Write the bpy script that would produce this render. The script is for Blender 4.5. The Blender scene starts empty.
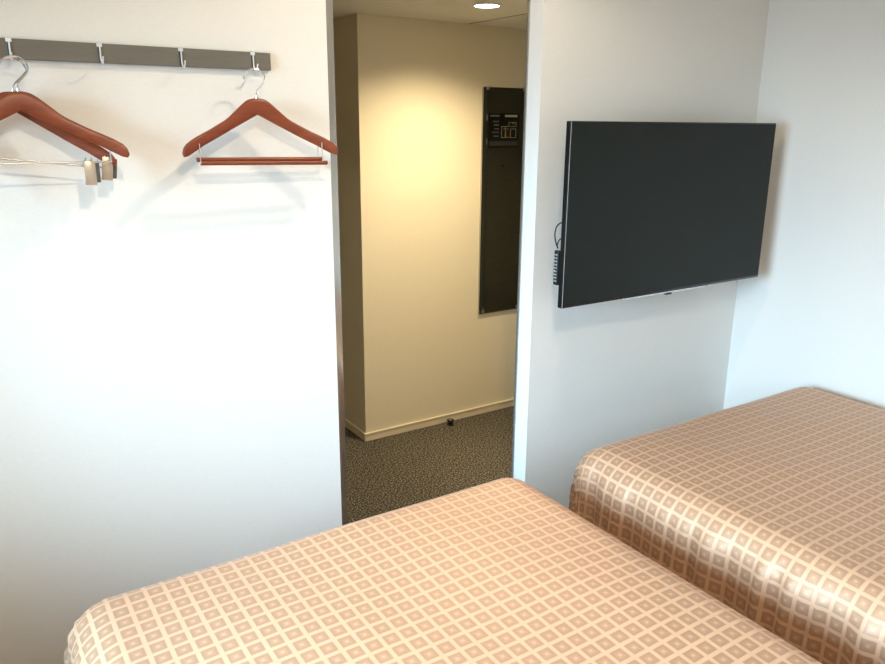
import bpy, bmesh, math, random
from mathutils import Vector, Matrix
random.seed(4)
C = bpy.context.scene.collection
S = bpy.context.scene
PI = math.pi

# ------------------------------------------------------------------ materials
def new_mat(name):
    m = bpy.data.materials.new(name); m.use_nodes = True
    return m, m.node_tree, m.node_tree.nodes['Principled BSDF']

def mat(name, col, rough=0.5, metal=0.0, spec=0.5, coat=0.0, grain=None, bump=None):
    """grain=(scale, amount): noise tint.  bump=(scale, strength, distance)"""
    m, nt, b = new_mat(name)
    b.inputs['Base Color'].default_value = (*col, 1)
    b.inputs['Roughness'].default_value = rough
    b.inputs['Metallic'].default_value = metal
    b.inputs['Specular IOR Level'].default_value = spec
    b.inputs['Coat Weight'].default_value = coat
    tc = nt.nodes.new('ShaderNodeTexCoord')
    if grain:
        n = nt.nodes.new('ShaderNodeTexNoise'); n.inputs['Scale'].default_value = grain[0]
        n.inputs['Detail'].default_value = 3
        nt.links.new(tc.outputs['Object'], n.inputs['Vector'])
        mx = nt.nodes.new('ShaderNodeMix'); mx.data_type = 'RGBA'
        a = grain[1]
        mx.inputs[6].default_value = (*[c * (1 - a) for c in col], 1)
        mx.inputs[7].default_value = (*[min(1, c * (1 + a)) for c in col], 1)
        nt.links.new(n.outputs['Fac'], mx.inputs[0]); nt.links.new(mx.outputs[2], b.inputs['Base Color'])
    if bump:
        n = nt.nodes.new('ShaderNodeTexNoise'); n.inputs['Scale'].default_value = bump[0]
        n.inputs['Detail'].default_value = 3
        nt.links.new(tc.outputs['Object'], n.inputs['Vector'])
        bp = nt.nodes.new('ShaderNodeBump'); bp.inputs['Strength'].default_value = bump[1]
        bp.inputs['Distance'].default_value = bump[2]
        nt.links.new(n.outputs['Fac'], bp.inputs['Height']); nt.links.new(bp.outputs['Normal'], b.inputs['Normal'])
    return m

def wallpaper(name, col, amt=0.035):
    """woven vinyl wallpaper: fine crossed threads"""
    m, nt, b = new_mat(name)
    N, L = nt.nodes.new, nt.links.new
    tc = N('ShaderNodeTexCoord')
    hs = []
    for sc in ((900, 900, 90), (110, 110, 900)):
        mp = N('ShaderNodeMapping'); mp.inputs['Scale'].default_value = sc
        L(tc.outputs['Object'], mp.inputs['Vector'])
        n = N('ShaderNodeTexNoise'); n.inputs['Scale'].default_value = 1; n.inputs['Detail'].default_value = 2
        L(mp.outputs['Vector'], n.inputs['Vector']); hs.append(n)
    ad = N('ShaderNodeMath'); ad.operation = 'ADD'
    L(hs[0].outputs['Fac'], ad.inputs[0]); L(hs[1].outputs['Fac'], ad.inputs[1])
    hf = N('ShaderNodeMath'); hf.operation = 'MULTIPLY'; hf.inputs[1].default_value = 0.5
    L(ad.outputs[0], hf.inputs[0])
    mx = N('ShaderNodeMix'); mx.data_type = 'RGBA'
    mx.inputs[6].default_value = (*[c * (1 - amt * 3) for c in col], 1)
    mx.inputs[7].default_value = (*[min(1, c * (1 + amt * 3)) for c in col], 1)
    L(hf.outputs[0], mx.inputs[0]); L(mx.outputs[2], b.inputs['Base Color'])
    bp = N('ShaderNodeBump'); bp.inputs['Strength'].default_value = 0.35; bp.inputs['Distance'].default_value = 0.0012
    L(hf.outputs[0], bp.inputs['Height']); L(bp.outputs['Normal'], b.inputs['Normal'])
    b.inputs['Roughness'].default_value = 0.75; b.inputs['Specular IOR Level'].default_value = 0.3
    return m

def carpet(name):
    m, nt, b = new_mat(name)
    N, L = nt.nodes.new, nt.links.new
    tc = N('ShaderNodeTexCoord')
    v = N('ShaderNodeTexNoise'); v.inputs['Scale'].default_value = 135; v.inputs['Detail'].default_value = 3
    v.inputs['Roughness'].default_value = 0.7
    L(tc.outputs['Object'], v.inputs['Vector'])
    cr = N('ShaderNodeValToRGB')
    cr.color_ramp.elements[0].position = 0.41; cr.color_ramp.elements[0].color = (0.024, 0.021, 0.015, 1)
    cr.color_ramp.elements[1].position = 0.62; cr.color_ramp.elements[1].color = (0.31, 0.275, 0.22, 1)
    e = cr.color_ramp.elements.new(0.5); e.color = (0.062, 0.056, 0.043, 1)
    L(v.outputs['Fac'], cr.inputs[0]); L(cr.outputs[0], b.inputs['Base Color'])
    bp = N('ShaderNodeBump'); bp.inputs['Strength'].default_value = 0.8; bp.inputs['Distance'].default_value = 0.004
    L(v.outputs['Fac'], bp.inputs['Height']); L(bp.outputs['Normal'], b.inputs['Normal'])
    b.inputs['Roughness'].default_value = 0.95; b.inputs['Specular IOR Level'].default_value = 0.1
    return m

def satin(name):
    """tan jacquard satin: 4 cm grid of woven squares, each with a pale centre"""
    m, nt, b = new_mat(name)
    N, L = nt.nodes.new, nt.links.new
    uv = N('ShaderNodeUVMap'); uv.uv_map = 'UVMap'
    sep = N('ShaderNodeSeparateXYZ'); L(uv.outputs[0], sep.inputs[0])
    def math_(op, a, bb=None, c=None):
        n = N('ShaderNodeMath'); n.operation = op
        for i, x in enumerate((a, bb, c)):
            if x is None: continue
            if isinstance(x, (int, float)): n.inputs[i].default_value = x
            else: L(x, n.inputs[i])
        return n.outputs[0]
    def dist(sock):
        q = math_('MULTIPLY', sock, 25.0)
        return math_('ABSOLUTE', math_('SUBTRACT', math_('FRACT', q), 0.5))
    d = math_('MAXIMUM', dist(sep.outputs[0]), dist(sep.outputs[1]))
    def below(th, soft=0.03):
        mr = N('ShaderNodeMapRange'); mr.interpolation_type = 'SMOOTHSTEP'
        L(d, mr.inputs['Value']); mr.inputs['From Min'].default_value = th - soft; mr.inputs['From Max'].default_value = th + soft
        mr.inputs['To Min'].default_value = 1; mr.inputs['To Max'].default_value = 0
        return mr.outputs[0]
    sq, ring, ctr = below(0.38), below(0.22, 0.05), below(0.09, 0.03)
    GROUND, SQ, RING = (0.64, 0.38, 0.228), (0.46, 0.262, 0.155), (0.51, 0.297, 0.177)
    m1 = N('ShaderNodeMix'); m1.data_type = 'RGBA'
    m1.inputs[6].default_value = (*GROUND, 1); m1.inputs[7].default_value = (*SQ, 1); L(sq, m1.inputs[0])
    m2 = N('ShaderNodeMix'); m2.data_type = 'RGBA'; m2.inputs[7].default_value = (*RING, 1)
    L(m1.outputs[2], m2.inputs[6]); L(ring, m2.inputs[0])
    m3 = N('ShaderNodeMix'); m3.data_type = 'RGBA'; m3.inputs[7].default_value = (*GROUND, 1)
    L(m2.outputs[2], m3.inputs[6]); L(ctr, m3.inputs[0])
    L(m3.outputs[2], b.inputs['Base Color'])
    rr = N('ShaderNodeMapRange'); L(sq, rr.inputs['Value'])
    rr.inputs['To Min'].default_value = 0.60; rr.inputs['To Max'].default_value = 0.56
    L(rr.outputs[0], b.inputs['Roughness'])
    def vary(sock, ground, square):
        q = N('ShaderNodeMapRange'); L(sq, q.inputs['Value'])
        q.inputs['To Min'].default_value = ground; q.inputs['To Max'].default_value = square
        L(q.outputs[0], b.inputs[sock])
    vary('Metallic', 0.06, 0.30); vary('Specular IOR Level', 0.9, 0.7); vary('Coat Weight', 0.10, 0.10)
    b.inputs['Coat Roughness'].default_value = 0.58
    b.inputs['Sheen Weight'].default_value = 0.08; b.inputs['Sheen Roughness'].default_value = 0.35
    # relief of the weave plus soft creasing of the cloth
    nz = N('ShaderNodeTexNoise'); nz.inputs['Scale'].default_value = 9; nz.inputs['Detail'].default_value = 3
    L(uv.outputs[0], nz.inputs['Vector'])
    b1 = N('ShaderNodeBump'); b1.inputs['Strength'].default_value = 0.25; b1.inputs['Distance'].default_value = 0.012
    L(nz.outputs['Fac'], b1.inputs['Height'])
    b2 = N('ShaderNodeBump'); b2.inputs['Strength'].default_value = 0.25; b2.inputs['Distance'].default_value = 0.0006
    L(sq, b2.inputs['Height']); L(b1.outputs['Normal'], b2.inputs['Normal']); L(b2.outputs['Normal'], b.inputs['Normal'])
    return m

def wood(name, c1, c2, axis=0, rough=0.3, coat=0.4, scale=1.0, spec=0.5):
    m, nt, b = new_mat(name)
    N, L = nt.nodes.new, nt.links.new
    tc = N('ShaderNodeTexCoord'); mp = N('ShaderNodeMapping')
    sc = [60 * scale] * 3; sc[axis] = 5 * scale; mp.inputs['Scale'].default_value = sc
    L(tc.outputs['Object'], mp.inputs['Vector'])
    n = N('ShaderNodeTexNoise'); n.inputs['Scale'].default_value = 1.5; n.inputs['Detail'].default_value = 4
    n.inputs['Distortion'].default_value = 0.6
    L(mp.outputs[0], n.inputs['Vector'])
    mx = N('ShaderNodeMix'); mx.data_type = 'RGBA'
    mx.inputs[6].default_value = (*c1, 1); mx.inputs[7].default_value = (*c2, 1)
    L(n.outputs['Fac'], mx.inputs[0]); L(mx.outputs[2], b.inputs['Base Color'])
    b.inputs['Roughness'].default_value = rough; b.inputs['Coat Weight'].default_value = coat
    b.inputs['Coat Roughness'].default_value = 0.2; b.inputs['Specular IOR Level'].default_value = spec
    return m

def emit(name, col, strength):
    m = bpy.data.materials.new(name); m.use_nodes = True
    nt = m.node_tree; nt.nodes.clear()
    e = nt.nodes.new('ShaderNodeEmission'); e.inputs[0].default_value = (*col, 1); e.inputs[1].default_value = strength
    o = nt.nodes.new('ShaderNodeOutputMaterial'); nt.links.new(e.outputs[0], o.inputs[0])
    return m

M = dict(
    wall=wallpaper('wall_paper', (0.80, 0.775, 0.735)),
    hall=wallpaper('hall_paper', (0.74, 0.68, 0.53)),
    ceil=mat('ceiling_paint', (0.78, 0.76, 0.70), 0.9, grain=(40, 0.03)),
    jamb=mat('jamb_paint', (0.93, 0.92, 0.90), 0.5, grain=(30, 0.02)),
    base=mat('baseboard_vinyl', (0.74, 0.66, 0.50), 0.45, grain=(20, 0.03)),
    carpet=carpet('speckled_carpet'),
    satin=satin('tan_satin'),
    mattress=mat('mattress_ticking', (0.75, 0.74, 0.70), 0.8, grain=(60, 0.05)),
    bedbase=mat('bed_base_cloth', (0.12, 0.10, 0.09), 0.8, grain=(80, 0.1)),
    leg=wood('leg_wood', (0.10, 0.06, 0.04), (0.2, 0.12, 0.07), 2),
    hanger=wood('hanger_wood', (0.13, 0.022, 0.007), (0.28, 0.058, 0.017), 0, 0.38, 0.0),
    chrome=mat('chrome', (0.75, 0.76, 0.78), 0.16, 1.0, grain=(8, 0.05)),
    steel=mat('satin_steel', (0.52, 0.53, 0.55), 0.3, 1.0, grain=(30, 0.05)),
    clip=mat('clip_steel', (0.55, 0.47, 0.38), 0.35, 0.85, grain=(60, 0.1)),
    clippad=mat('clip_pad', (0.10, 0.09, 0.085), 0.7, grain=(60, 0.1)),
    blocker=wood('blocker_wood', (0.20, 0.20, 0.20), (0.28, 0.28, 0.28), 1, 0.5, 0.0),
    rail=wood('rail_wood', (0.125, 0.112, 0.092), (0.175, 0.158, 0.13), 0, 0.5, 0.05, 1.0, 0.35),
    whitepl=mat('hook_strap', (0.82, 0.84, 0.85), 0.3, 0.35, grain=(20, 0.03)),
    tvscreen=mat('tv_screen', (0.007, 0.010, 0.008), 0.30, 0, 0.22, grain=(3, 0.05)),
    tvbezel=mat('tv_bezel', (0.012, 0.012, 0.013), 0.22, 0, 0.5, grain=(30, 0.1)),
    tvback=mat('tv_back', (0.02, 0.02, 0.022), 0.5, 0, 0.4, grain=(60, 0.1)),
    tvstrip=mat('tv_strip', (0.62, 0.64, 0.66), 0.25, 0.6, grain=(30, 0.04)),
    black=mat('black_rubber', (0.015, 0.015, 0.015), 0.45, grain=(50, 0.1)),
    button=mat('button_grey', (0.45, 0.46, 0.47), 0.5, grain=(50, 0.05)),
    mirror=mat('mirror_silver', (0.93, 0.94, 0.93), 0.01, 1.0, grain=(2, 0.002)),
    mirroredge=mat('mirror_edge', (0.05, 0.07, 0.06), 0.2, grain=(20, 0.1)),
    door=wood('door_veneer', (0.055, 0.052, 0.036), (0.110, 0.102, 0.072), 0, 0.5, 0.0, 1.6, 0.3),
    doorframe=mat('door_frame_paint', (0.07, 0.075, 0.062), 0.4, grain=(20, 0.1)),
    frame=mat('frame_metal', (0.52, 0.51, 0.48), 0.16, 0.75, grain=(10, 0.08)),
    mapback=mat('map_board', (0.010, 0.010, 0.008), 0.35, grain=(30, 0.1)),
    mapwhite=mat('map_white', (0.90, 0.90, 0.80), 0.5, grain=(30, 0.05)),
    mapgrey=mat('map_grey', (0.45, 0.45, 0.40), 0.5, grain=(30, 0.05)),
    mapstrip=mat('map_strip', (0.13, 0.125, 0.10), 0.4, grain=(30, 0.05)),
    mapred=mat('map_maroon', (0.16, 0.05, 0.04), 0.5, grain=(30, 0.05)),
    mapyellow=mat('map_yellow', (1.0, 0.78, 0.14), 0.5, grain=(30, 0.05)),
    alu=mat('window_aluminium', (0.55, 0.56, 0.57), 0.4, 0.7, grain=(20, 0.05)),
    lampring=mat('lamp_ring', (0.85, 0.84, 0.80), 0.4, grain=(20, 0.02)),
    lampface=emit('lamp_face', (1.0, 0.90, 0.68), 22.0),
)

# glass
g = bpy.data.materials.new('window_glass'); g.use_nodes = True
nt = g.node_tree; nt.nodes.clear()
gt = nt.nodes.new('ShaderNodeBsdfTransparent'); gt.inputs[0].default_value = (0.95, 0.97, 0.97, 1)
gg = nt.nodes.new('ShaderNodeBsdfGlossy'); gg.inputs['Roughness'].default_value = 0.02
fr = nt.nodes.new('ShaderNodeFresnel'); gm = nt.nodes.new('ShaderNodeMixShader'); go = nt.nodes.new('ShaderNodeOutputMaterial')
nt.links.new(fr.outputs[0], gm.inputs[0]); nt.links.new(gt.outputs[0], gm.inputs[1]); nt.links.new(gg.outputs[0], gm.inputs[2])
nt.links.new(gm.outputs[0], go.inputs[0])
M['glass'] = g

# ------------------------------------------------------------------ mesh helpers
def box(bm, x0, x1, y0, y1, z0, z1, bev=0.0, seg=2):
    r = bmesh.ops.create_cube(bm, size=1.0)
    vs = r['verts']
    for v in vs:
        v.co = Vector(((x0 + x1) / 2 + v.co.x * (x1 - x0), (y0 + y1) / 2 + v.co.y * (y1 - y0), (z0 + z1) / 2 + v.co.z * (z1 - z0)))
    if bev > 0:
        es = list({e for v in vs for e in v.link_edges})
        bmesh.ops.bevel(bm, geom=es, offset=bev, segments=seg, affect='EDGES', profile=0.5)

def cyl(bm, p0, p1, r, n=16, r2=None):
    p0, p1 = Vector(p0), Vector(p1); d = p1 - p0
    q = d.to_track_quat('Z', 'Y').to_matrix().to_4x4()
    q.translation = (p0 + p1) / 2
    bmesh.ops.create_cone(bm, cap_ends=True, segments=n, radius1=r, radius2=r if r2 is None else r2, depth=d.length, matrix=q)

def smooth_path(pts, n=6):
    """Catmull-Rom through pts"""
    P = [Vector(p) for p in pts]; P = [P[0] * 2 - P[1]] + P + [P[-1] * 2 - P[-2]]
    out = []
    for i in range(1, len(P) - 2):
        a, b, c, d = P[i - 1:i + 3]
        for k in range(n):
            t = k / n
            out.append(0.5 * ((2 * b) + (c - a) * t + (2 * a - 5 * b + 4 * c - d) * t * t + (3 * b - a - 3 * c + d) * t ** 3))
    out.append(P[-2]); return out

def tube(bm, pts, r, n=10, ry=None):
    """sweep an ellipse (r, ry) along pts with parallel transport"""
    ry = ry or r
    rings = []; N0 = None
    for i, p in enumerate(pts):
        t = (pts[min(i + 1, len(pts) - 1)] - pts[max(i - 1, 0)]).normalized()
        if N0 is None:
            N0 = t.cross(Vector((0, 1, 0)))
            if N0.length < 0.1: N0 = t.cross(Vector((1, 0, 0)))
        N0 = (N0 - t * N0.dot(t)).normalized(); B = t.cross(N0)
        rings.append([bm.verts.new(p + N0 * math.cos(2 * PI * k / n) * r + B * math.sin(2 * PI * k / n) * ry) for k in range(n)])
    for a, b in zip(rings, rings[1:]):
        for k in range(n):
            bm.faces.new((a[k], a[(k + 1) % n], b[(k + 1) % n], b[k]))
    bm.faces.new(rings[0][::-1]); bm.faces.new(rings[-1])

def obj(name, bm, m, parent=None, smooth=False, loc=None):
    bmesh.ops.recalc_face_normals(bm, faces=bm.faces)
    me = bpy.data.meshes.new(name); bm.to_mesh(me); bm.free()
    for mm in (m if isinstance(m, (list, tuple)) else [m]): me.materials.append(mm)
    if smooth:
        me.shade_smooth()
        me.set_sharp_from_angle(angle=math.radians(40))
    o = bpy.data.objects.new(name, me); C.objects.link(o)
    if parent: o.parent = parent
    if loc: o.location = loc
    return o

def bx(name, dims, m, parent=None, bev=0.0):
    bm = bmesh.new(); box(bm, *dims, bev); return obj(name, bm, m, parent, smooth=bev > 0)

def empty(name, loc, label, cat, group=None, rot=(0, 0, 0)):
    o = bpy.data.objects.new(name, None); C.objects.link(o); o.location = loc; o.rotation_euler = rot
    o.empty_display_size = 0.05
    o['label'] = label; o['category'] = cat
    if group: o['group'] = group
    return o

def tag(o, label, cat, group=None):
    o['label'] = label; o['category'] = cat
    if group: o['group'] = group
    return o

def struct(o, label=None, cat=None):
    o['kind'] = 'structure'
    if label: o['label'] = label
    if cat: o['category'] = cat
    return o

# ------------------------------------------------------------------ setting
H = 1.62                # eye height
YW = 2.05               # wall with the rail and the television
XR = 2.911              # right wall
XL, YB = -1.15, -0.75   # window wall, wall behind the camera
ZC, ZH = 2.40, 2.098    # bedroom and passage ceilings
WT = 0.07
YH, XH = 3.305, 1.683   # passage wall and its corner
OX0, OX1, OZ = 0.949, 1.726, 2.05

struct(bx('floor', (-1.3, 4.5, -0.9, 4.8, -0.1, 0), M['carpet']), 'dark grey speckled loop carpet running through the passage', 'floor')

bm = bmesh.new()
poly = [(XL - .1, 0), (OX0, 0), (OX0, OZ), (OX1, OZ), (OX1, 0), (XR + .1, 0), (XR + .1, ZC), (XL - .1, ZC)]
f0 = [bm.verts.new((x, YW, z)) for x, z in poly]; f1 = [bm.verts.new((x, YW + WT, z)) for x, z in poly]
bm.faces.new(f0); bm.faces.new(f1[::-1])
for i in range(len(poly)):
    j = (i + 1) % len(poly); bm.faces.new((f0[i], f1[i], f1[j], f0[j]))
bmesh.ops.recalc_face_normals(bm, faces=bm.faces)
jf = [f for f in bm.faces if abs(f.normal.x) > .9 and OX0 - .01 < f.calc_center_median().x < OX1 + .01]
for f in jf: f.material_index = 1
wf = obj('wall_front', bm, [M['wall'], M['jamb']])
struct(wf, 'pale wallpapered partition around the doorway, carrying the hanger rail and television', 'wall')
struct(bx('wall_right', (XR, XR + .1, YB - .1, YW, 0, ZC), M['wall']), 'plain off-white wall to the right of the television', 'wall')
struct(bx('wall_back', (XL, XR, YB - .1, YB, 0, ZC), M['wall']))
# window wall with an opening
WY0, WY1, WZ0, WZ1 = 0.10, 1.45, 0.90, 1.95
bm = bmesh.new()
box(bm, XL - .1, XL, YB, WY0, 0, ZC); box(bm, XL - .1, XL, WY1, YW, 0, ZC)
box(bm, XL - .1, XL, WY0, WY1, 0, WZ0); box(bm, XL - .1, XL, WY0, WY1, WZ1, ZC)
struct(obj('wall_left', bm, M['wall']))
struct(bx('ceiling', (XL - .1, XR + .1, YB - .1, YW + WT, ZC, ZC + .1), M['ceil']))
w = bpy.data.objects.new('window_1', None); C.objects.link(w); w.location = (XL - .05, (WY0 + WY1) / 2, WZ0); struct(w)
hw = (WY1 - WY0) / 2; hh = WZ1 - WZ0
bm = bmesh.new()
box(bm, -.03, .03, -hw, -hw + .04, 0, hh); box(bm, -.03, .03, hw - .04, hw, 0, hh)
box(bm, -.03, .03, -hw + .04, hw - .04, 0, .04); box(bm, -.03, .03, -hw + .04, hw - .04, hh - .04, hh)
box(bm, -.025, .025, -.02, .02, .04, hh - .04)
obj('window_frame', bm, M['alu'], w)
bx('pane', (-.004, .004, -hw + .04, hw - .04, .04, hh - .04), M['glass'], w)

# passage beyond the doorway
struct(bx('wall_passage', (XH, 4.4, YH, 4.7, 0, ZH), M['hall']), 'cream passage wall with a corner, seen through the doorway', 'wall')
struct(bx('wall_passage_left', (0.0, 0.1, YW + WT, 4.7, 0, ZH), M['hall']))
struct(bx('wall_passage_end', (0.1, XH, 4.6, 4.7, 0, ZH), M['hall']))
struct(bx('wall_passage_right', (4.3, 4.4, 2.1, YH, 0, ZH), M['hall']))
struct(bx('ceiling_passage', (0.0, 4.4, YW + WT, 4.7, ZH, ZH + .1), M['ceil']), 'low cream passage ceiling with a panel joint', 'ceiling')
struct(bx('trim_1', (2.3005, 2.3065, YW + WT, YH, ZH - .003, ZH), M['frame']), 'thin dark joint across the passage ceiling', 'trim')
# entrance door wall (seen in the mirror)
struct(bx('wall_entrance', (XR + .1, 4.3, 2.0, 2.2, 0, ZH), M['hall']))

def baseboard(name, x0, x1, y0, y1, face):
    bm = bmesh.new(); box(bm, x0, x1, y0, y1, 0, .043, .002)
    if face == 'y': box(bm, x0 - .003, x1, y0 - .003, y1, .037, .045, .001)
    else: box(bm, x0 - .003, x1, y0, y1, .037, .045, .001)
    return obj(name, bm, M['base'])
struct(baseboard('baseboard_passage', XH - .008, 4.3, YH - .008, YH, 'y'), 'cream baseboard below the mirror wall', 'baseboard')
struct(baseboard('baseboard_recess', XH - .008, XH, YH, 4.6, 'x'), 'cream baseboard along the recess side of the passage corner', 'baseboard')
struct(bx('baseboard_front', (XL, OX0, YW - .008, YW, 0, .05), M['base']))
struct(bx('baseboard_television_side', (OX1, XR, YW - .008, YW, 0, .05), M['base']))
struct(bx('baseboard_right', (XR - .008, XR, YB, YW - .01, 0, .05), M['base']))

# metal lining at the back of the doorway
d = bpy.data.objects.new('door_1', None); C.objects.link(d); d.location = ((OX0 + OX1) / 2, YW + WT, 0)
struct(d, 'glossy metal door lining on the passage side of the doorway', 'door frame')
c = (OX0 + OX1) / 2
bx('frame_post', (OX0 - .03 - c, OX0 + .056 - c, 0.002, .030, 0.002, OZ - .002), M['frame'], d, .002)
bx('frame_post', (OX1 - .003 - c, OX1 + .03 - c, 0.001, .012, 0, OZ - .002), M['frame'], d, .001)
bx('frame_head', (OX0 - .03 - c, OX1 + .03 - c, 0.001, .030, OZ, OZ + .03), M['frame'], d, .002)

# dark entrance door in the wall facing the mirror
d = bpy.data.objects.new('door_2', None); C.objects.link(d); d.location = (3.62, 2.2, 0)
struct(d, 'dark wood entrance door, reflected in the narrow mirror', 'door')
bx('leaf', (-.43, .43, 0, .035, .01, 2.0), M['door'], d, .002)
bm = bmesh.new(); box(bm, -.50, -.432, 0, .045, 0, 2.05); box(bm, .432, .50, 0, .045, 0, 2.05); box(bm, -.432, .432, 0, .045, 2.003, 2.05)
obj('door_frame', bm, M['doorframe'], d)
bm = bmesh.new(); cyl(bm, (3.343 - 3.62, .034, 1.33), (3.343 - 3.62, .04, 1.33), .009); obj('peephole', bm, M['black'], d)
bm = bmesh.new(); cyl(bm, (.37, .034, 1.0), (.37, .08, 1.0), .012); tube(bm, [Vector((.37, .08, 1.0)), Vector((.30, .082, 1.0)), Vector((.25, .08, 1.0))], .009)
obj('door_handle', bm, M['steel'], d, True)
for z in (1.66, 1.50, .3):
    bm = bmesh.new(); cyl(bm, (-.431, .048, z - .02), (-.431, .048, z + .02), .004); obj('hinge', bm, M['steel'], d)

# evacuation map on the entrance door
mp = empty('evacuation_map', (3.21, 2.2365, 1.455), 'small black evacuation plan with a yellow room mark, reflected in the passage mirror', 'sign')
MW, MH = .265, .235
bx('backing', (0, MW, 0, .004, 0, MH), M['mapback'], mp, .001)
def mark(name, x0, x1, z0, z1, m):      # x, z as fractions of the board, z from the top
    return bx(name, (x0 * MW, x1 * MW, .0041, .0052, MH * (1 - z1), MH * (1 - z0)), m, mp)
mark('heading', .04, .34, .055, .10, M['mapgrey'])
mark('heading', .52, .93, .045, .11, M['mapwhite'])
bm = bmesh.new()
for i, z in enumerate((.22, .32, .43, .53, .64)):
    x = .32
    while x > .12 + .05 * ((i * 7) % 3):
        wd = random.uniform(.02, .05)
        box(bm, (x - wd) * MW, x * MW, .0041, .005, MH * (1 - z - .035), MH * (1 - z)); x -= wd + .015
obj('text_rows', bm, M['mapgrey'], mp)
bm = bmesh.new()
def line(x0, z0, x1, z1, t=.012):
    box(bm, min(x0, x1) * MW - t * MW / 2, max(x0, x1) * MW + t * MW / 2, .0041, .005, MH * (1 - max(z0, z1)) - t * MH / 2, MH * (1 - min(z0, z1)) + t * MH / 2)
for a in ((.42, .38, .42, .70), (.42, .70, .90, .70), (.90, .70, .90, .45), (.42, .38, .66, .38), (.66, .38, .66, .26), (.66, .26, .90, .26), (.90, .26, .90, .38),
          (.72, .38, .90, .38), (.72, .45, .90, .45), (.54, .38, .54, .70), (.72, .45, .72, .70), (.48, .45, .66, .45), (.78, .30, .84, .30)): line(*a)
obj('floor_plan', bm, M['mapwhite'], mp)
mark('shaded_rooms', .56, .70, .50, .68, M['mapred'])
mark('room_mark', .545, .66, .50, .70, M['mapyellow'])
mark('plan_strip', .02, .97, .80, .93, M['mapstrip'])

# mirror on the passage wall
mi = empty('wall_mirror', (2.393, YH, .597), 'tall narrow frameless mirror on the passage wall, reflecting a dark door', 'mirror')
bx('mirror_backing', (.002, .298, -.006, 0, .002, 1.203), M['mirroredge'], mi)
bm = bmesh.new(); box(bm, 0, .30, -.011, -.006, 0, 1.205, .0008, 1); obj('mirror_glass', bm, M['mirror'], mi)
for x, z in ((.03, 1.195), (.27, 1.195), (.03, .01), (.27, .01)):
    bx('mirror_clip', (x - .009, x + .009, -.013, 0, z - .005, z + .012), M['steel'], mi, .001)

# door stop on the carpet
ds = empty('door_stop', (2.185, 3.255, 0), 'small black door stop on the carpet beside the passage baseboard', 'door stop')
bm = bmesh.new(); cyl(bm, (0, 0, 0), (0, 0, .006), .019, 20); cyl(bm, (0, 0, .006), (0, 0, .022), .015, 20, .013); obj('stop_base', bm, M['black'], ds, True)
bm = bmesh.new(); tube(bm, [Vector((.0155 * math.cos(a), .0155 * math.sin(a), .026)) for a in [2 * PI * k / 20 for k in range(21)]], .0055, 8)
obj('rubber_ring', bm, M['black'], ds, True)
bm = bmesh.new(); cyl(bm, (0, 0, .022), (0, 0, .029), .008, 14); obj('screw_cap', bm, M['steel'], ds, True)

# downlights
def downlight(loc, label, face, r=.052):
    t = empty('ceiling_light', loc, label, 'ceiling light')
    bm = bmesh.new()
    prof = [(r, -.0005), (r + .010, -.0005), (r + .011, -.003), (r + .006, -.006), (r, -.005), (r - .002, -.0008)]
    n = 40; rings = [[bm.verts.new((a * math.cos(2 * PI * k / n), a * math.sin(2 * PI * k / n), z)) for k in range(n)] for a, z in prof]
    for i in range(len(prof)):
        A, B = rings[i], rings[(i + 1) % len(prof)]
        for k in range(n): bm.faces.new((A[k], A[(k + 1) % n], B[(k + 1) % n], B[k]))
    obj('trim_ring', bm, M['lampring'], t, True)
    bm = bmesh.new(); cyl(bm, (0, 0, -.004), (0, 0, -.001), r - .001, 40); obj('lamp_face', bm, face, t)
    return t
downlight((2.012, 2.758, ZH), 'round recessed downlight glowing in the passage ceiling', M['lampface'])
BEDLAMPS = [(1.2, 1.40, 36), (.30, .18, 90)]
for (lx, ly, e), nm in zip(BEDLAMPS, ('round recessed downlight in the bedroom ceiling near the doorway', 'round recessed downlight in the bedroom ceiling above the bed heads')):
    downlight((lx, ly, ZC), nm, M['lampface'])

# ------------------------------------------------------------------ hanger rail
RX0, RX1, RZ0, RZ1 = -0.12, 0.777, 1.752, 1.796
HOOKX = [-0.021, 0.167, 0.355, 0.543, 0.728]
ra = empty('hanger_rail', (RX0, YW, RZ0), 'grey-brown wooden hook rail fixed across the wall left of the doorway', 'hook rail')
edges = [RX0] + HOOKX + [RX1]
bm = bmesh.new(); box(bm, 0, RX1 - RX0, -.016, 0, 0, RZ1 - RZ0, .0012); obj('rail_board', bm, M['rail'], ra)
def hook_parts(x):
    hk = None
    t = .0012
    w = .006
    bm = bmesh.new(); z1 = RZ1 - RZ0
    box(bm, x - w, x + w, -.0175, -.016, z1 - .008, z1 + .001)              # small strap folded over the board
    box(bm, x - w, x + w, -.0175, 0, z1 + .0002, z1 + .0014)
    hk = obj('rail_hook', bm, M['whitepl'], ra)
    bm = bmesh.new()
    p = smooth_path([(x, -.019, z1 - .001), (x, -.020, z1 - .02), (x, -.020, .010), (x + .001, -.023, .001), (x, -.035, -.003), (x - .001, -.048, .001), (x - .001, -.054, .012)], 6)
    tube(bm, p, .0019, 8)
    obj('hook_wire', bm, M['whitepl'], hk, True)
    bm = bmesh.new(); box(bm, x - .0035, x - .0005, -.0166, -.0158, .002, z1 - .009); obj('hook_shadow', bm, M['black'], hk)  # black strip put in as the shadow line beside the hook wire
for x in HOOKX: hook_parts(x - RX0)

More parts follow.
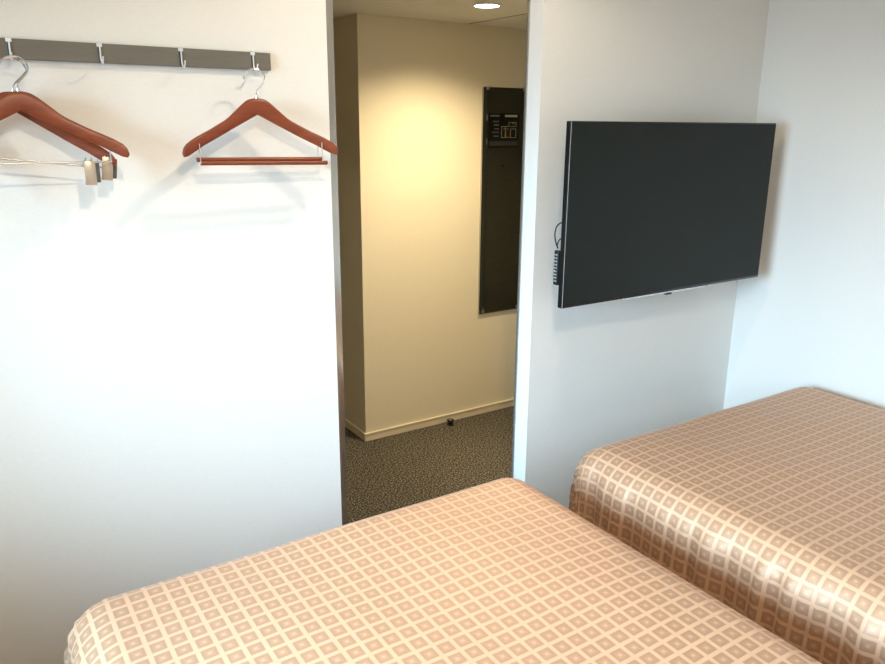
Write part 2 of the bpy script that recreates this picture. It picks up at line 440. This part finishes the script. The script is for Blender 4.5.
# ------------------------------------------------------------------ coat hangers
TOP = [(0, 0), (.015, -.0015), (.029, -.007), (.054, -.028), (.083, -.053), (.13, -.078), (.175, -.099), (.198, -.113), (.207, -.124), (.2095, -.133)]
BOT = [(0, -.041), (.107, -.096), (.15, -.117), (.195, -.142), (.207, -.1445), (.2095, -.139)]
def interp(tab, x):
    for (a, b), (c_, d_) in zip(tab, tab[1:]):
        if x <= c_: return b + (d_ - b) * (x - a) / (c_ - a)
    return tab[-1][1]
SECT = [(-.45, 1), (.45, 1), (.8, .88), (1, .62), (1.02, 0), (1, -.52), (.38, -1), (-.38, -1), (-1, -.52), (-1.02, 0), (-1, .62), (-.8, .88)]
NS = len(SECT)
def hanger_body():
    bm = bmesh.new(); rings = []
    n = 64
    for i in range(-n, n + 1):
        s = i / n; u = abs(s)
        x = .2093 * s * (1 if u < .9 else 1); sm = lambda tab: sum(interp(tab, min(.2093, abs(abs(x) + k * .004))) for k in (-2, -1, 0, 1, 2)) / 5 if u < .93 else interp(tab, abs(x))
        zt, zb = sm(TOP), interp(BOT, abs(x))
        if zb > zt - .004: zb = zt - .004
        y = -.035 * (u ** 2.2)                     # arms curve towards the room
        th = (.0085 - .001 * u) * (1 if u < .97 else max(.45, 1 - (u - .97) * 15))
        cz, hz = (zt + zb) / 2, (zt - zb) / 2
        rr = [bm.verts.new((x, y + th * a, cz + hz * b_)) for a, b_ in SECT]
        rings.append(rr)
    for a, b in zip(rings, rings[1:]):
        for k in range(NS): bm.faces.new((a[k], a[(k + 1) % NS], b[(k + 1) % NS], b[k]))
    bm.faces.new(rings[0][::-1]); bm.faces.new(rings[-1])
    return bm
def hanger_hook():
    bm = bmesh.new()
    p = smooth_path([(0, 0, -.006), (0, 0, .008), (.003, 0, .018), (.014, 0, .031), (.0235, 0, .044), (.0225, 0, .058), (.012, 0, .0685), (-.002, 0, .0715),
                     (-.016, 0, .068), (-.027, 0, .058), (-.031, 0, .047)], 6)
    tube(bm, p, .0021, 8)
    r = bmesh.ops.create_uvsphere(bm, u_segments=8, v_segments=6, radius=.0026, matrix=Matrix.Translation((-.031, 0, .047)))
    cyl(bm, (0, 0, -.002), (0, 0, .006), .0042, 14)
    return bm
def make_hanger(loc, label, rot, group):
    t = empty('coat_hanger', loc, label, 'coat hanger', group, rot)
    obj('hanger_body', hanger_body(), M['hanger'], t, True)
    obj('hook', hanger_hook(), M['chrome'], t, True)
    return t
GRP = 'wooden coat hangers on the wall rail'
# right-hand hanger, with a trouser bar
h1 = make_hanger((.711, 1.975, 1.679), 'brown wooden coat hanger with a trouser bar, hanging alone by the doorway', (0, 0, math.radians(1)), GRP)
bm = bmesh.new(); cyl(bm, (-.172, -.02, -.1515), (.170, -.02, -.1560), .0056, 14); cyl(bm, (-.166, -.032, -.1595), (.178, -.033, -.1655), .0056, 14)
obj('trouser_bar', bm, M['hanger'], h1, True)
for sx in (-1, 1):
    bm = bmesh.new()
    for dx, yy in ((.158, -.020), (.166, -.030)):
        tube(bm, [Vector((sx * dx, yy, -.112)), Vector((sx * dx, yy, -.14)), Vector((sx * dx, yy - .002, -.160))], .0015, 8)
    tube(bm, smooth_path([(sx * .158, -.020, -.159), (sx * .162, -.028, -.165), (sx * .166, -.032, -.159)]), .0015, 8)
    obj('bar_wire', bm, M['chrome'], h1, True)
# two hangers on the left hook, each with a steel rod and clips
def make_clip_hanger(loc, label, rot, clipx, rodz, lift):
    t = make_hanger(loc, label, rot, GRP)
    bm = bmesh.new(); cyl(bm, (-.178, -.024, rodz), (max(clipx, .168) + .004, -.024, rodz), .0022, 12)
    for sx in (-1, 1):
        tube(bm, [Vector((sx * .170, -.024, -.118)), Vector((sx * .170, -.024, -.135)), Vector((sx * .170, -.024, rodz))], .0015, 8)
    obj('skirt_rod', bm, M['steel'], t, True)
    for sx in (-1, 1):
        cx = clipx if sx > 0 else -.14
        bm = bmesh.new()
        z0 = rodz - .050 + lift
        box(bm, cx - .012, cx + .012, -.0385, -.0355, z0, z0 + .054, .0012)
        box(bm, cx - .012, cx + .012, -.0345, -.029, z0, z0 + .008, .0008)
        cl = obj('clip', bm, M['clip'], t, True)
        bm = bmesh.new(); box(bm, cx + .004, cx + .024, -.0160, -.0125, z0 + .004, z0 + .050, .001); obj('clip_back', bm, M['clippad'], cl, True)
        bm = bmesh.new()
        for dx in (-.006, .006):
            p = smooth_path([(cx + dx, -.037, z0 + .048), (cx + dx, -.034, z0 + .057), (cx + dx, -.024, z0 + .060), (cx + dx, -.016, z0 + .055), (cx + dx, -.014, z0 + .046)])
            tube(bm, p, .0014, 8)
        obj('clip_spring', bm, M['chrome'], cl, True)
    return t
make_clip_hanger((.1665, 1.958, 1.681), 'front one of two brown wooden hangers sharing the left hook, with steel clips', (0, 0, 0), .121, -.1535, -.001)
make_clip_hanger((.1600, 1.998, 1.6805), 'rear brown wooden hanger on the left hook, drooping to the right behind its twin', (0, math.radians(6.5), math.radians(-2)), .190, -.148, .022)

# ------------------------------------------------------------------ television
TX0, TX1, TY, TZ0, TZ1 = 1.698, 2.776, 1.86, 1.016, 1.630
tv = empty('television', ((TX0 + TX1) / 2, TY, TZ0), 'large flat black television mounted on the wall right of the doorway', 'television')
hwt, ht = (TX1 - TX0) / 2, TZ1 - TZ0
bm = bmesh.new(); box(bm, -hwt, hwt, .0015, .024, 0, ht, .003); obj('bezel', bm, M['tvbezel'], tv, True)
bm = bmesh.new(); box(bm, -hwt + .0045, hwt - .0045, 0, .004, .009, ht - .0045, .0006, 1); obj('screen', bm, M['tvscreen'], tv, True)
bm = bmesh.new(); box(bm, -hwt + .09, hwt - .09, .024, .062, .05, ht - .14, .012, 3); obj('rear_housing', bm, M['tvback'], tv, True)
bm = bmesh.new(); box(bm, -.16, .16, .062, .075, .17, .42, .002); box(bm, -.04, .04, .075, YW - TY - .012, .26, .33, .002)
box(bm, -.12, .12, YW - TY - .012, YW - TY - .0005, .18, .42, .002); obj('wall_bracket', bm, M['steel'], tv, True)
bm = bmesh.new(); box(bm, -.245, .225, .004, .012, -.006, .0005, .0006, 1); obj('bottom_strip', bm, M['tvstrip'], tv, True)
bm = bmesh.new(); box(bm, -.017, .013, .001, .016, -.0125, -.0045, .002); obj('sensor', bm, M['tvbezel'], tv, True)
bm = bmesh.new(); box(bm, -hwt + .001, -hwt + .0018, -.0, .0035, .0, ht, 0); 
for v in bm.verts: v.co.y += .0002
obj('edge_highlight', bm, M['tvstrip'], tv)  # pale strip standing in for the highlight along the left rim
X0 = (TX0 + TX1) / 2
bm = bmesh.new()
tube(bm, smooth_path([(1.79 - X0, .055, .275), (1.765 - X0, .075, .283), (1.741 - X0, .088, .272), (1.731 - X0, .090, .245), (1.736 - X0, .090, .215), (1.746 - X0, .090, .192)], 8), .0024, 8)
tube(bm, smooth_path([(1.79 - X0, .060, .215), (1.768 - X0, .075, .228), (1.753 - X0, .087, .222), (1.744 - X0, .090, .205), (1.747 - X0, .090, .190)], 8), .0022, 8)
obj('cord', bm, M['black'], tv, True)
bm = bmesh.new(); box(bm, 1.756 - X0, 1.80 - X0, .080, .100, .10, .16, .002); box(bm, 1.80 - X0 - .012, 1.80 - X0, .045, .08, .10, .16, .002); obj('remote_holder', bm, M['tvback'], tv, True)
rc = empty('remote_control', (1.7475, 1.95, 1.078), 'thin black remote control hanging behind the left edge of the television', 'remote control')
bm = bmesh.new(); box(bm, -.007, .007, -.011, .011, 0, .122, .004, 3); obj('remote_body', bm, M['black'], rc, True)
bm = bmesh.new()
for r_ in range(9):
    for q in (-.004, .004): box(bm, -.0082, -.0065, q - .0024, q + .0024, .012 + r_ * .0115, .018 + r_ * .0115, .0006, 1)
bt = obj('remote_buttons', bm, M['button'], rc, True)

# ------------------------------------------------------------------ unseen bench, added to block window light low on the wall
dk = empty('light_blocker', (-.77, 1.62, 0), 'unseen low grey bench added to shade the wall left of the hanger rail', 'bench')
bx('blocker_top', (-.37, .37, -.42, .42, .47, .50), M['blocker'], dk, .003)
for sx in (-.35, .33):
    bx('side_panel', (sx, sx + .02, -.40, .40, 0, .47), M['blocker'], dk, .001)
bx('back_panel', (-.33, .33, .38, .40, .05, .47), M['blocker'], dk, .001)

# ------------------------------------------------------------------ beds
def bed(name, x0, x1, y0, y1, zt, label, seed, uvo=(0, 0), against_right=False):
    """x0..x1 / y0..y1 outer faces of the spread"""
    rnd = random.Random(seed)
    r = .10; flare = .07
    cx, cy = (x0 + x1) / 2, (y0 + y1) / 2
    t = empty(name, (cx, cy, 0), label, 'bed', 'two matching beds with tan satin spreads')
    a0, a1, b0, b1 = x0 + r - cx, x1 - r - cx, y0 + r - cy, y1 - r - cy
    tmax = PI * r / 2 + zt - r - .06
    step = .0125
    ph = [rnd.uniform(0, 6.28) for _ in range(12)]
    def wr(s, k):   # fold profile along the perimeter
        return (math.sin(s * 41 + ph[0] + 1.4 * math.sin(s * 9 + ph[1])) * .5 + math.sin(s * 77 + ph[2] + math.sin(s * 17)) * .3 + math.sin(s * 23 + ph[3]) * .45 + k * .28 * math.sin(s * 131 + 2 * math.sin(s * 31 + ph[1])))
    def pos(u, v):
        px, py = min(max(u, a0), a1), min(max(v, b0), b1)
        dx, dy = u - px, v - py; tt = math.hypot(dx, dy)
        dome = .012 * (1 - ((u) / (a1 + r)) ** 4) * (1 - ((v) / (b1 + r)) ** 4) if tt < r else 0
        # soft undulation of the quilt
        und = .0035 * math.sin(u * 5.1 + ph[4]) * math.sin(v * 4.3 + ph[5]) + .0018 * math.sin(u * 12 + v * 7 + ph[6])
        if tt < 1e-6: return (px, py, zt + dome + und)
        nx, ny = dx / tt, dy / tt
        tt = min(tt, tmax)
        if tt < PI * r / 2:
            a = tt / r; out = r * math.sin(a); z = zt - r * (1 - math.cos(a)); q = 0
        else:
            q = tt - PI * r / 2; out = r + flare * q; z = zt - r - q
        s = (px * abs(ny) + py * abs(nx)) * 1.0 + math.atan2(dy, dx) * .13
        amp = min(1, max(0, (tt - .06) / .08)) * (.0042 + .007 * min(1, q / .4))
        corner = 1 if (abs(nx) > .02 and abs(ny) > .02) else 0
        near = min(abs(py - b1), abs(px - a0)) if corner == 0 else 0
        amp *= .55 + .9 * math.exp(-near / .35)
        w_ = wr(s, 1 - corner) * amp * 1.5
        if against_right and nx > .5: w_ *= .1; out -= flare * max(0, tt - PI * r / 2) * .9
        w_ += .005 * corner * math.sin(math.atan2(dy, dx) * 16 + ph[7]) * min(1, tt / .2)
        out += w_
        return (px + nx * out, py + ny * out, z + (dome + und) * max(0, 1 - tt / .1))
    U = [a0 - tmax + i * (a1 - a0 + 2 * tmax) / round((a1 - a0 + 2 * tmax) / step) for i in range(round((a1 - a0 + 2 * tmax) / step) + 1)]
    V = [b0 - tmax + i * (b1 - b0 + 2 * tmax) / round((b1 - b0 + 2 * tmax) / step) for i in range(round((b1 - b0 + 2 * tmax) / step) + 1)]
    verts, uvs = [], []
    for v in V:
        for u in U:
            verts.append(pos(u, v)); uvs.append((u + uvo[0], v + uvo[1]))
    nU = len(U); faces = []
    def tof(u, v): return math.hypot(u - min(max(u, a0), a1), v - min(max(v, b0), b1))
    for j in range(len(V) - 1):
        for i in range(nU - 1):
            if min(tof(U[i], V[j]), tof(U[i + 1], V[j]), tof(U[i], V[j + 1]), tof(U[i + 1], V[j + 1])) > tmax: continue
            k = j * nU + i; faces.append((k, k + 1, k + nU + 1, k + nU))
    me = bpy.data.meshes.new('bedspread'); me.from_pydata(verts, [], faces)
    ul = me.uv_layers.new(name='UVMap')
    for l in me.loops: ul.data[l.index].uv = uvs[l.vertex_index]
    me.materials.append(M['satin']); me.shade_smooth()
    bm = bmesh.new(); bm.from_mesh(me)
    bmesh.ops.delete(bm, geom=[v for v in bm.verts if not v.link_faces], context='VERTS'); bm.to_mesh(me); bm.free()
    o = bpy.data.objects.new('bedspread', me); C.objects.link(o); o.parent = t
    bm = bmesh.new(); box(bm, x0 + .05 - cx, x1 - .05 - cx, y0 + .05 - cy, y1 - .05 - cy, .36, zt - .03, .04, 3); obj('mattress', bm, M['mattress'], t, True)
    bx('bed_base', (x0 + .06 - cx, x1 - .06 - cx, y0 + .06 - cy, y1 - .06 - cy, .12, .358), M['bedbase'], t, .01)
    for sx in (x0 + .12 - cx, x1 - .12 - cx):
        for sy in (y0 + .12 - cy, y1 - .12 - cy):
            bm = bmesh.new(); cyl(bm, (sx, sy, 0), (sx, sy, .12), .022, 16, .028); obj('leg', bm, M['leg'], t, True)
    return t
bed('near_bed', .085, 1.380, -.45, 1.690, .602, 'near bed in the foreground with its foot in front of the doorway', 3, (.0, .012))
bed('far_bed', 1.587, 2.886, -.45, 1.690, .607, 'far bed in the right corner below the television', 8, (.008, .0), True)
for o in bpy.data.objects:
    if o.name.endswith('_bed'): o.name = 'bed'

# ------------------------------------------------------------------ light
W = bpy.data.worlds.new('World'); S.world = W; W.use_nodes = True
bg = W.node_tree.nodes['Background']; bg.inputs[1].default_value = 76.0
wt = W.node_tree
tcw = wt.nodes.new('ShaderNodeTexCoord'); sw = wt.nodes.new('ShaderNodeSeparateXYZ'); rw = wt.nodes.new('ShaderNodeValToRGB'); mw = wt.nodes.new('ShaderNodeMapRange')
mw.inputs['From Min'].default_value = -1; mw.inputs['From Max'].default_value = 1
rw.color_ramp.elements[0].position = 0.42; rw.color_ramp.elements[0].color = (0.07, 0.085, 0.095, 1)      # buildings and street below
rw.color_ramp.elements[1].position = 0.62; rw.color_ramp.elements[1].color = (0.50, 0.765, 1.0, 1)        # pale sky
wt.links.new(tcw.outputs['Generated'], sw.inputs[0]); wt.links.new(sw.outputs[2], mw.inputs['Value'])
wt.links.new(mw.outputs[0], rw.inputs[0]); wt.links.new(rw.outputs[0], bg.inputs[0])

def light(name, kind, loc, energy, col, rot=(0, 0, 0), **kw):
    l = bpy.data.lights.new(name, kind); l.energy = energy; l.color = col
    for k, v in kw.items(): setattr(l, k, v)
    o = bpy.data.objects.new(name, l); C.objects.link(o); o.location = loc; o.rotation_euler = rot
    return o
p = light('window_portal', 'AREA', (XL - .09, (WY0 + WY1) / 2, (WZ0 + WZ1) / 2), 1, (1, 1, 1), (0, -PI / 2, 0), shape='RECTANGLE', size=WZ1 - WZ0 - .02, size_y=WY1 - WY0 - .02)
p.data.cycles.is_portal = True
light('passage_lamp', 'SPOT', (2.012, 2.758, ZH - .008), 165, (1.0, 0.80, 0.50), spot_size=math.radians(145), spot_blend=1.0, shadow_soft_size=.045)
for lx, ly, e in BEDLAMPS:
    light('bedroom_lamp', 'SPOT', (lx, ly, ZC - .010), e, (1.0, 0.85, 0.64), spot_size=math.radians(160), spot_blend=.35, shadow_soft_size=.035)

# ------------------------------------------------------------------ camera
yaw, pitch, roll = (math.radians(a) for a in (33.17, 15.46, 0.44))
f = Vector((math.sin(yaw) * math.cos(pitch), math.cos(yaw) * math.cos(pitch), -math.sin(pitch)))
r0 = Vector((math.cos(yaw), -math.sin(yaw), 0)); u0 = r0.cross(f)
r_ = r0 * math.cos(roll) + u0 * math.sin(roll); u_ = u0 * math.cos(roll) - r0 * math.sin(roll)
cam = bpy.data.cameras.new('Camera'); co = bpy.data.objects.new('Camera', cam); C.objects.link(co)
co.matrix_world = Matrix(((r_.x, u_.x, -f.x, 0), (r_.y, u_.y, -f.y, 0), (r_.z, u_.z, -f.z, H), (0, 0, 0, 1)))
cam.sensor_width = 36; cam.lens = 755 / 885 * 36; cam.clip_start = 0.02
S.camera = co
S.view_settings.view_transform = 'Standard'; S.view_settings.look = 'None'; S.view_settings.gamma = 1
S.view_settings.use_curve_mapping = False
S.view_settings.exposure = 0.0
S.cycles.max_bounces = 10; S.cycles.diffuse_bounces = 6; S.cycles.glossy_bounces = 5; S.cycles.transparent_max_bounces = 8
S.cycles.sample_clamp_indirect = 6; S.cycles.caustics_reflective = False
